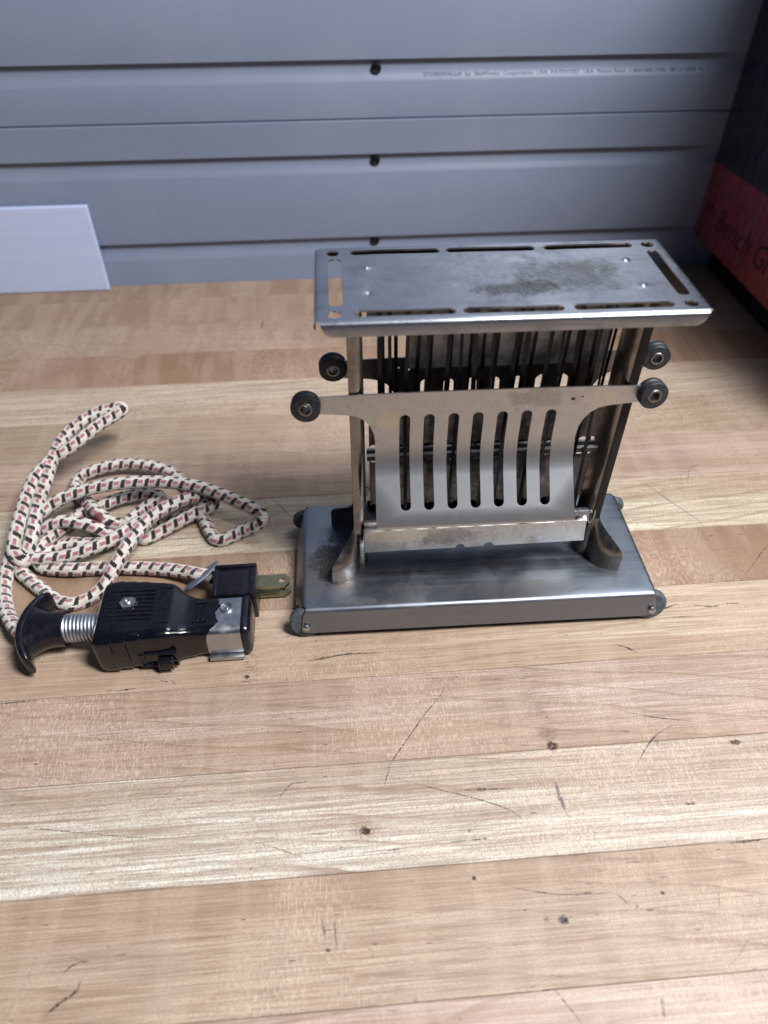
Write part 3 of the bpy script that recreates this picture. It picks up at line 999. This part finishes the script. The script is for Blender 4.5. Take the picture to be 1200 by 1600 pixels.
# resistance ribbon: flat strands wound in front of and behind the mica
rr = random.Random(5)
for side, y in ((-1, -4.2), (1, 4.4)):
    for i in range(15):
        xb = -50 + i * 7.1 + rr.uniform(-.8, .8) + (3.0 if side > 0 else 0)
        xt = xb + rr.choice((-1, 1)) * rr.uniform(.4, 2.4)
        yj = y + rr.uniform(-.5, .5)
        w = rr.uniform(.72, 1.12)
        bm = bmesh.new()
        prev = None
        for k in range(7):
            f = k / 6
            z = 47 + 119 * f
            x = xb + (xt - xb) * f + .5 * math.sin(f * 5 + i)
            tw_ = .5 * math.sin(f * 4 + i * 1.7)
            dx, dy = w * math.cos(tw_), w * math.sin(tw_)
            ring = [bm.verts.new((x - dx, yj - dy - .12, z)), bm.verts.new((x + dx, yj + dy - .12, z)), bm.verts.new((x + dx, yj + dy + .12, z)), bm.verts.new((x - dx, yj - dy + .12, z))]
            if prev:
                for q in range(4):
                    bm.faces.new((prev[q], prev[(q + 1) % 4], ring[(q + 1) % 4], ring[q]))
            prev = ring
        link('heating_ribbon', bm_mesh('heating_ribbon', bm), M_ribbon, toaster, 0)
# cross bars that hold the mica
bm = bmesh.new()
for y in (-2.2, 2.4):
    box(bm, -54.6, 54.6, y - .5, y + .5, 83.4, 86.0)
    box(bm, -54.6, 54.6, y - .6, y + .6, 86.05, 86.75, 0, 1, 1)  # brighter top strip paints the glint along each bar
link('element_bar', bm_mesh('element_bar', bm), (M_darkmetal, M_zinc), toaster, 0)

# doors: slotted sheet, hung at the bottom, bowed out towards its foot, with two arms and roller knobs
DPROF = []   # (arc length, out, z)


def build_prof():
    s, o, z, a = 0.0, 10.4, 126.2, 0.0
    DPROF.append((s, o, z))
    segs = [(6.2, 0.0)] * 4 + [(1.81, 38 / 11)] * 11 + [(5.25, 0)] * 4
    for L, da in segs:
        a += rad(da)
        o += L * math.sin(a)
        z -= L * math.cos(a)
        s += L
        DPROF.append((s, o, z))
    for da in (-29, -30, -30):      # lip turned back to the hinge
        a += rad(da)
        o += .8 * math.sin(a)
        z -= .8 * math.cos(a)
        s += .8
        DPROF.append((s, o, z))
    for k in range(3):
        o += 4.9 * math.sin(a)
        z -= 4.9 * math.cos(a)
        s += 4.9
        DPROF.append((s, o, z))


build_prof()
S_FOOT = DPROF[19][0]
S_END = DPROF[-1][0]


def prof(s):
    for (s0, o0, z0), (s1, o1, z1) in zip(DPROF, DPROF[1:]):
        if s <= s1 + 1e-6:
            f = (s - s0) / (s1 - s0)
            return o0 + (o1 - o0) * f, z0 + (z1 - z0) * f
    return DPROF[-1][1], DPROF[-1][2]


DC = -5.9


def door_outline():
    hb = 45.4
    L = [(-hb - .6, S_END), (-hb - .6, S_FOOT), (-hb, 40), (-hb + .2, 26), (-hb - .2, 21.5), (-hb - 1.6, 17.5), (-hb - 4, 13.8), (-hb - 7.5, 11.4), (-hb - 12, 10.3), (-72, 9.0), (-72, .9), (-hb - 8, .3), (-30, 0)]
    L += [(0, -.1)]
    R = [(-x, y) for x, y in L[:-1]][::-1]
    return [(x + DC, -y) for x, y in L + R]


def door(sgn, label):
    hinge = empty_part('door', toaster)
    if sgn > 0:
        hinge.rotation_euler = (0, 0, math.pi)
    holes = []
    for i in range(7):
        x = DC + (i - 3) * 10.72
        holes.append(rrect(x, -(11.4 + S_FOOT - 7.2) / 2, 4.7, S_FOOT - 7.2 - 11.4, 2.3, 6))
    holes.append(rrect(DC + 40.5, -6.2, 2.0, 1.4, .6, 4))
    holes.append(rrect(DC + 44.6, -5.2, .9, .8, .35, 3))
    cy = [-p[0] for p in DPROF[1:-1]]

    def mp(x, y):
        o, z = prof(-y)
        return x, -o - .02 * abs(x - DC) * 0, z
    bm = sheet([door_outline()] + holes, .75, mp, [DC - 40, DC - 20, DC, DC + 20, DC + 40], cy)
    me = bm_mesh('door', bm)
    return me, hinge


def empty_part(name, parent):
    o = bpy.data.objects.new(name, None)
    COL.objects.link(o)
    o.parent = parent
    o.empty_display_size = .01
    return o


def knob_mesh():
    bm = bmesh.new()
    R = Matrix.Rotation(rad(90), 4, 'X')
    lathe(bm, [(2.3, -3.0), (4.6, -3.1), (5.9, -2.9), (6.35, -2.3), (6.35, -.75), (5.9, -.35), (5.7, 0), (5.9, .35), (6.35, .75), (6.35, 2.3), (5.9, 2.9), (4.6, 3.1), (2.3, 3.0)], 32, R, 0, True)
    lathe(bm, [(2.05, -3.2), (2.2, -3.5), (2.9, -3.5), (3.2, -3.1), (2.5, -2.9), (2.35, 0), (2.5, 2.9), (3.2, 3.1), (2.9, 3.5), (2.2, 3.5), (2.05, 3.2)], 28, R, 1, True)
    return bm_mesh('knob', bm)


KN = knob_mesh()
for m in (M_knob, M_eye):
    KN.materials.append(m)
KN.shade_smooth()
KN.set_sharp_from_angle(angle=rad(40))
for sgn in (-1, 1):
    me, hinge = door(sgn, None)
    bpy.data.objects.remove(hinge)
    d = link('door', me, (M_door, M_inner), toaster)
    for f in me.polygons:
        if f.normal.y > .5:
            f.material_index = 1  # back of the door: scorched colour also carries its shade
    if sgn > 0:       # the rear door stands a little open
        hp = Vector((0, -.0126, .0534))
        d.matrix_local = Matrix.Rotation(math.pi, 4, 'Z') @ Matrix.Translation(hp) @ Matrix.Rotation(rad(6.4), 4, 'X') @ Matrix.Translation(-hp)
    for sx in (-1, 1):
        k = bpy.data.objects.new('knob', KN)
        COL.objects.link(k)
        k.parent = d
        k.location = ((DC + sx * 74.4) * MM, -11.2 * MM, 121.9 * MM)
        k.rotation_euler = (rad(-6), 0, rad(3 * sx))
    # hinge rod, coil spring and its hooked tail
    bm = bmesh.new()
    tube(bm, [(-56.5, -12.6, 53.4), (55.6, -12.6, 53.4)], .8, 10)
    r_ = link('hinge_rod', bm_mesh('hinge_rod', bm), M_rail, d)
    bm = bmesh.new()
    P = []
    turns = 12
    for i in range(turns * 12 + 1):
        a = 2 * math.pi * i / 12
        P.append((41.3 + 12.2 * i / (turns * 12), -12.6 + 1.9 * math.cos(a), 53.6 + 1.9 * math.sin(a)))
    P += [(54.2, -13.2, 55), (55.4, -13.6, 53.6)]
    tube(bm, P, .36, 6)
    tube(bm, catmull([(54.2, -12.8, 51.8), (54.4, -13.4, 48.5), (55.4, -13.6, 46.9), (57.2, -12.6, 47.2), (58.4, -10.6, 49.0), (58.6, -9.6, 51)], 6), .36, 6)
    link('spring', bm_mesh('spring', bm), M_spring, d)

# ------------------------------------------------------------ appliance cord with both plugs
cordset = empty('appliance_cord', (0, 0, 0), 'coiled woven cream, black and pink cord with black switch plug beside the toaster', 'power cord')
bm = bmesh.new()
tube(bm, catmull(CORD, 10), 3.8, 18, 0, True, 6.9)
link('braided_cord', bm_mesh('braided_cord', bm), M_cord, cordset, 0)


def sect(yc, hw, z0, z1, e, n=36):
    zc, hz = (z0 + z1) / 2, (z1 - z0) / 2
    o = []
    for i in range(n):
        a = 2 * math.pi * i / n
        c, s_ = math.cos(a), math.sin(a)
        o.append((yc + hw * math.copysign(abs(c) ** (2 / e), c), zc + hz * math.copysign(abs(s_) ** (2 / e), s_)))
    return o


def loft(stations, e=5.0, n=44):
    bm = bmesh.new()
    prev = None
    for st in stations:
        x, ya, yb, z0, z1 = st[:5]
        ee = st[5] if len(st) > 5 else e
        ring = [bm.verts.new((x, y, z)) for y, z in sect((ya + yb) / 2, (yb - ya) / 2, z0, z1, ee, n)]
        if prev:
            for i in range(n):
                bm.faces.new((prev[i], prev[(i + 1) % n], ring[(i + 1) % n], ring[i]))
        else:
            bm.faces.new(ring[::-1])
        prev = ring
    bm.faces.new(prev)
    bmesh.ops.recalc_face_normals(bm, faces=bm.faces)
    return bm


bm = loft([(-188.0, -51.5, -19, 2.5, 22.5), (-187.6, -52.7, -17.2, 1.4, 24.2), (-186.6, -53.4, -15.6, .6, 25.4), (-185, -53.8, -14.6, .3, 25.8),
           (-179.0, -54.0, -13.8, .2, 26.1), (-178.6, -53.3, -14.3, .5, 25.8), (-172.6, -53.2, -14.5, .5, 25.8), (-172.2, -52.6, -15.0, .8, 25.7), (-166.2, -52.5, -15.2, .8, 25.7), (-165.8, -52.0, -15.7, 1.0, 25.6),
           (-158, -51.8, -16.6, 1.0, 25.5), (-154, -51.4, -17.4, 1.0, 25.2), (-151.5, -50.6, -18.8, 1.1, 24.4), (-149, -49.6, -21.0, 1.2, 23.0), (-146, -48.8, -23.0, 1.2, 21.8), (-143.5, -48.4, -24.2, 1.2, 21.3), (-140, -48.3, -24.6, 1.2, 21.2, 5),
           (-120, -48.3, -24.8, 1.2, 21.0, 5), (-117.4, -48.1, -25, 1.4, 20.8, 5), (-115.6, -47.5, -25.6, 2.0, 20.2, 5)], 7.5)
plug = link('switch_plug', bm_mesh('switch_plug', bm), M_bake, cordset, 30)
# mould ribs on the top face
for i in range(8):
    y = -23.2 - i * 2.5
    bm = bmesh.new()
    box(bm, -184.0 + abs(i - 3.5) * .5, -161.0, y - .55, y + .55, 25.2, 26.45, .3, 1)
    link('rib', bm_mesh('rib', bm), M_bake2, plug)
# raised print plates
bm = bmesh.new()
for a, b, c_, d_ in ((-159.8, -153.2, -43.8, -43.4), (-159.8, -153.2, -22.4, -22.0), (-159.8, -159.4, -43.8, -22.0), (-156.6, -156.3, -43.8, -22.0)):
    box(bm, a, b, c_, d_, 25.0, 25.75)
for a, b, c_, d_ in ((-142.6, -136.2, -41.8, -41.4), (-142.6, -136.2, -30.2, -29.8), (-142.6, -142.2, -41.8, -29.8), (-136.6, -136.2, -41.8, -29.8)):
    box(bm, a, b, c_, d_, 20.8, 21.75)
link('raised_frame', bm_mesh('raised_frame', bm), M_bake2, plug, 0)


def plug_text(txt, size, x, y, z, X=(0, 1, 0), Y=(-1, 0, 0), al='CENTER'):
    me = text_mesh('lettering', txt, size, .25, 0, al)
    me.transform(basis((x, y, z), X, Y))
    link('lettering', me, M_bake2, plug, 0)


plug_text('MADE IN', 3.4, -156.9, -33, 25.45)
plug_text('U.S.A.', 3.4, -153.6, -33, 25.25)
plug_text('10 A  250 V', 1.9, -140.2, -35.8, 21.35)
plug_text('15 A  125 V', 1.9, -137.3, -35.8, 21.35)
plug_text('10', 4.0, -165.5, -48.0, 25.2, (1, 0, 0), (0, 1, 0))
plug_text('ON', 3.2, -158.6, -46.6, 25.0, (1, 0, 0), (0, 1, 0))
# hexagonal nut with screw end
bm = bmesh.new()
r = [(4.3 * math.cos(rad(60 * i)), 3.7 * math.sin(rad(60 * i))) for i in range(6)]
lo = [bm.verts.new((-173.4 + x, -31.6 + y, 25.6)) for x, y in r]
hi = [bm.verts.new((-173.4 + x * .94, -31.6 + y * .94, 27.4)) for x, y in r]
bm.faces.new(hi)
for i in range(6):
    bm.faces.new((lo[i], lo[(i + 1) % 6], hi[(i + 1) % 6], hi[i]))
lathe(bm, [(1.35, 27.3), (1.35, 28.0), (1.0, 28.2), (.5, 27.7)], 14, Matrix.Translation((-173.4, -31.6, 0)))
link('hex_nut', bm_mesh('hex_nut', bm), M_zinc, plug, 25)
# slide switch in a slot low on the front side
bm = bmesh.new()
for a, b, c_, d_ in ((-168.0, -151.0, 12.2, 13.2), (-168.0, -151.0, 3.2, 4.2), (-168.6, -167.6, 3.2, 13.2), (-151.4, -150.4, 3.2, 13.2)):
    box(bm, a, b, -53.2, -51.2, c_, d_, .25, 1)
link('switch_slot', bm_mesh('switch_slot', bm), M_bake2, plug)
bm = bmesh.new()
box(bm, -159.8, -152.6, -55.4, -50.2, 3.6, 9.6, .5, 2)
for i in range(5):
    x = -159.2 + i * 1.45
    box(bm, x, x + .75, -56.1, -55.2, 3.9, 9.3, .2, 1)
link('slide_switch', bm_mesh('slide_switch', bm), M_bake2, plug)
# end collar and metal clip round the neck
bm = loft([(-118.6, -49.0, -24.2, .7, 21.7, 5), (-116.3, -49.0, -24.2, .7, 21.7, 5), (-115.6, -48.3, -24.9, 1.3, 21.0, 5), (-115.0, -46.5, -26.7, 3.0, 19.3, 4), (-114.6, -43.0, -30.0, 6.5, 16.0, 3), (-114.5, -38.0, -35.0, 10.0, 12.5, 2)], 4, 44)
link('end_collar', bm_mesh('end_collar', bm), M_bake2, plug, 55)
ring = sect((-48.3 - 24.7) / 2, 11.8 + .35, 1.2 - .35, 21.2 + .35, 5, 160)
# walk the section from the back top edge over the top and down the front face
idx = [i for i in range(160)]
pts = [ring[i] for i in range(28, 128)]
cl = [p for p in pts if p[1] > 3.6]
dist = [0]
for a, b in zip(cl, cl[1:]):
    dist.append(dist[-1] + math.hypot(b[0] - a[0], b[1] - a[1]))
tot = dist[-1]


def left_edge(f):
    # scalloped: ear, waist, round lobe at the screw, waist, wide front plate
    ks = [(0, -131.2), (.08, -130.6), (.14, -129.6), (.19, -131.4), (.27, -132.2), (.34, -131.2), (.39, -130.0), (.45, -131.6), (.52, -134.0), (.60, -135.6), (.72, -136.2), (1, -136.4)]
    for (a, x0), (b, x1) in zip(ks, ks[1:]):
        if f <= b:
            q = (f - a) / (b - a)
            q = q * q * (3 - 2 * q)
            return x0 + (x1 - x0) * q
    return ks[-1][1]


bm = bmesh.new()
rows = []
for p, d in zip(cl, dist):
    xl = left_edge(d / tot)
    rows.append([bm.verts.new((xl + (-119.6 - xl) * k / 4, p[0], p[1])) for k in range(5)])
for a, b in zip(rows, rows[1:]):
    for i in range(4):
        bm.faces.new((a[i], a[i + 1], b[i + 1], b[i]))
bmesh.ops.recalc_face_normals(bm, faces=bm.faces)
bmesh.ops.solidify(bm, geom=bm.faces[:], thickness=.5)
box(bm, -136.2, -119.4, -50.8, -48.3, 1.3, 3.9, .35, 2)
bmesh.ops.recalc_face_normals(bm, faces=bm.faces)
clip = link('metal_clip', bm_mesh('metal_clip', bm), M_zinc, plug, 35)
bm = bmesh.new()
lathe(bm, [(3.0, 21.5), (3.0, 22.4), (2.6, 22.9), (1.9, 22.7), (1.7, 22.0), (.9, 22.0), (.8, 22.7), (.3, 22.8)], 22, Matrix.Translation((-126.6, -34.4, 0)))
link('clip_screw', bm_mesh('clip_screw', bm), M_zinc, plug, 30)
# coil spring strain relief
bm = bmesh.new()
A, B = Vector((-208.0, -34.0, 13.4)), Vector((-186.5, -34.6, 13.4))
P = []
turns = 12
for i in range(turns * 16 + 1):
    a = 2 * math.pi * i / 16
    c_ = A.lerp(B, i / (turns * 16))
    P.append(c_ + Vector((0, 6.3 * math.cos(a), 6.3 * math.sin(a))))
tube(bm, P, .9, 8)
spr = link('strain_spring', bm_mesh('strain_spring', bm), M_spring, plug)
bm = bmesh.new()
tube(bm, [A, B], 5.6, 16)
link('spring_core', bm_mesh('spring_core', bm), M_black, plug)
# finger grip: flared stem and curved cross bar
bm = bmesh.new()
prev = None
n = 28
for f in [i / 16 for i in range(17)]:
    x = -205.6 - 17.0 * f
    fl = max(0, (f - .25) / .75) ** 2.1
    hy = 8.8 + 7.5 * fl
    hz = 9.0 + .6 * fl
    ring = [bm.verts.new((x, -34.0 + hy * math.cos(2 * math.pi * i / n), 13.2 - 1.2 * fl + hz * math.sin(2 * math.pi * i / n))) for i in range(n)]
    if prev:
        for i in range(n):
            bm.faces.new((prev[i], prev[(i + 1) % n], ring[(i + 1) % n], ring[i]))
    else:
        bm.faces.new(ring[::-1])
    prev = ring
bm.faces.new(prev)
# the bar, bent away from the plug at both ends
prev = None
for k in range(25):
    f = k / 24 * 2 - 1
    y = -33.8 + 20.0 * f
    x = -225.4 + 6.4 * abs(f) ** 2.2
    th = 2.9 - .5 * abs(f)
    hz = 8.8 - 1.6 * abs(f) ** 3
    if abs(f) > .99:
        th, hz = th * .75, hz * .85
    ring = [bm.verts.new((x + th * math.copysign(abs(math.cos(a)) ** .7, math.cos(a)), y, 11.6 + hz * math.copysign(abs(math.sin(a)) ** .5, math.sin(a)))) for a in [2 * math.pi * i / 20 for i in range(20)]]
    if prev:
        for i in range(20):
            bm.faces.new((prev[i], prev[(i + 1) % 20], ring[(i + 1) % 20], ring[i]))
    else:
        bm.faces.new(ring[::-1])
    prev = ring
bm.faces.new(prev)
bmesh.ops.recalc_face_normals(bm, faces=bm.faces)
link('finger_grip', bm_mesh('finger_grip', bm), M_bake2, plug, 50)

# small wall plug lying behind the switch plug
bm = bmesh.new()
box(bm, -134.4, -115.6, -24.0, -4.6, .6, 19.4, .7, 2)
box(bm, -135.2, -133.0, -24.4, -4.2, .3, 20.0, .4, 2)
box(bm, -117.4, -113.6, -24.3, -4.3, .4, 19.9, .4, 2)
box(bm, -134.6, -113.6, -6.4, -4.4, 17.8, 20.6, .4, 2)
wp = link('wall_plug', bm_mesh('wall_plug', bm), M_bake2, cordset)
bl = None
for z in (10.2, 3.2):
    if bl is None:
        o = [(-114.5, -12.6), (-99.6, -12.6), (-97.4, -10.2), (-97.1, -8.0), (-97.4, -6.2), (-99.6, -4.0), (-114.5, -4.0)]
        bm = sheet([o, [(x * 1.0 - 101.6, y - 8.3) for x, y in rrect(0, 0, 3.2, 3.2, 1.59, 6)]], 1.4, lambda x, y: (x, y, 0))
        bl = link('blade', bm_mesh('blade', bm), M_brass, wp)
        b = bl
    else:
        b = share(bl, wp)
    b.location = (0, 0, z * MM)
# fibre insulating disc, tilted on the cord behind the wall plug
bm = bmesh.new()
lathe(bm, [(2.4, -.4), (11.4, -.4), (11.4, .4), (2.4, .4)], 30, Matrix.Identity(4), 0, True)
me = bm_mesh('insulating_disc', bm)
me.transform(Matrix.Translation((-.1435, -.0035, .0118)) @ Vector((-.575, .40, .69)).to_track_quat('Z', 'Y').to_matrix().to_4x4())
link('insulating_disc', me, M_fibre, wp)
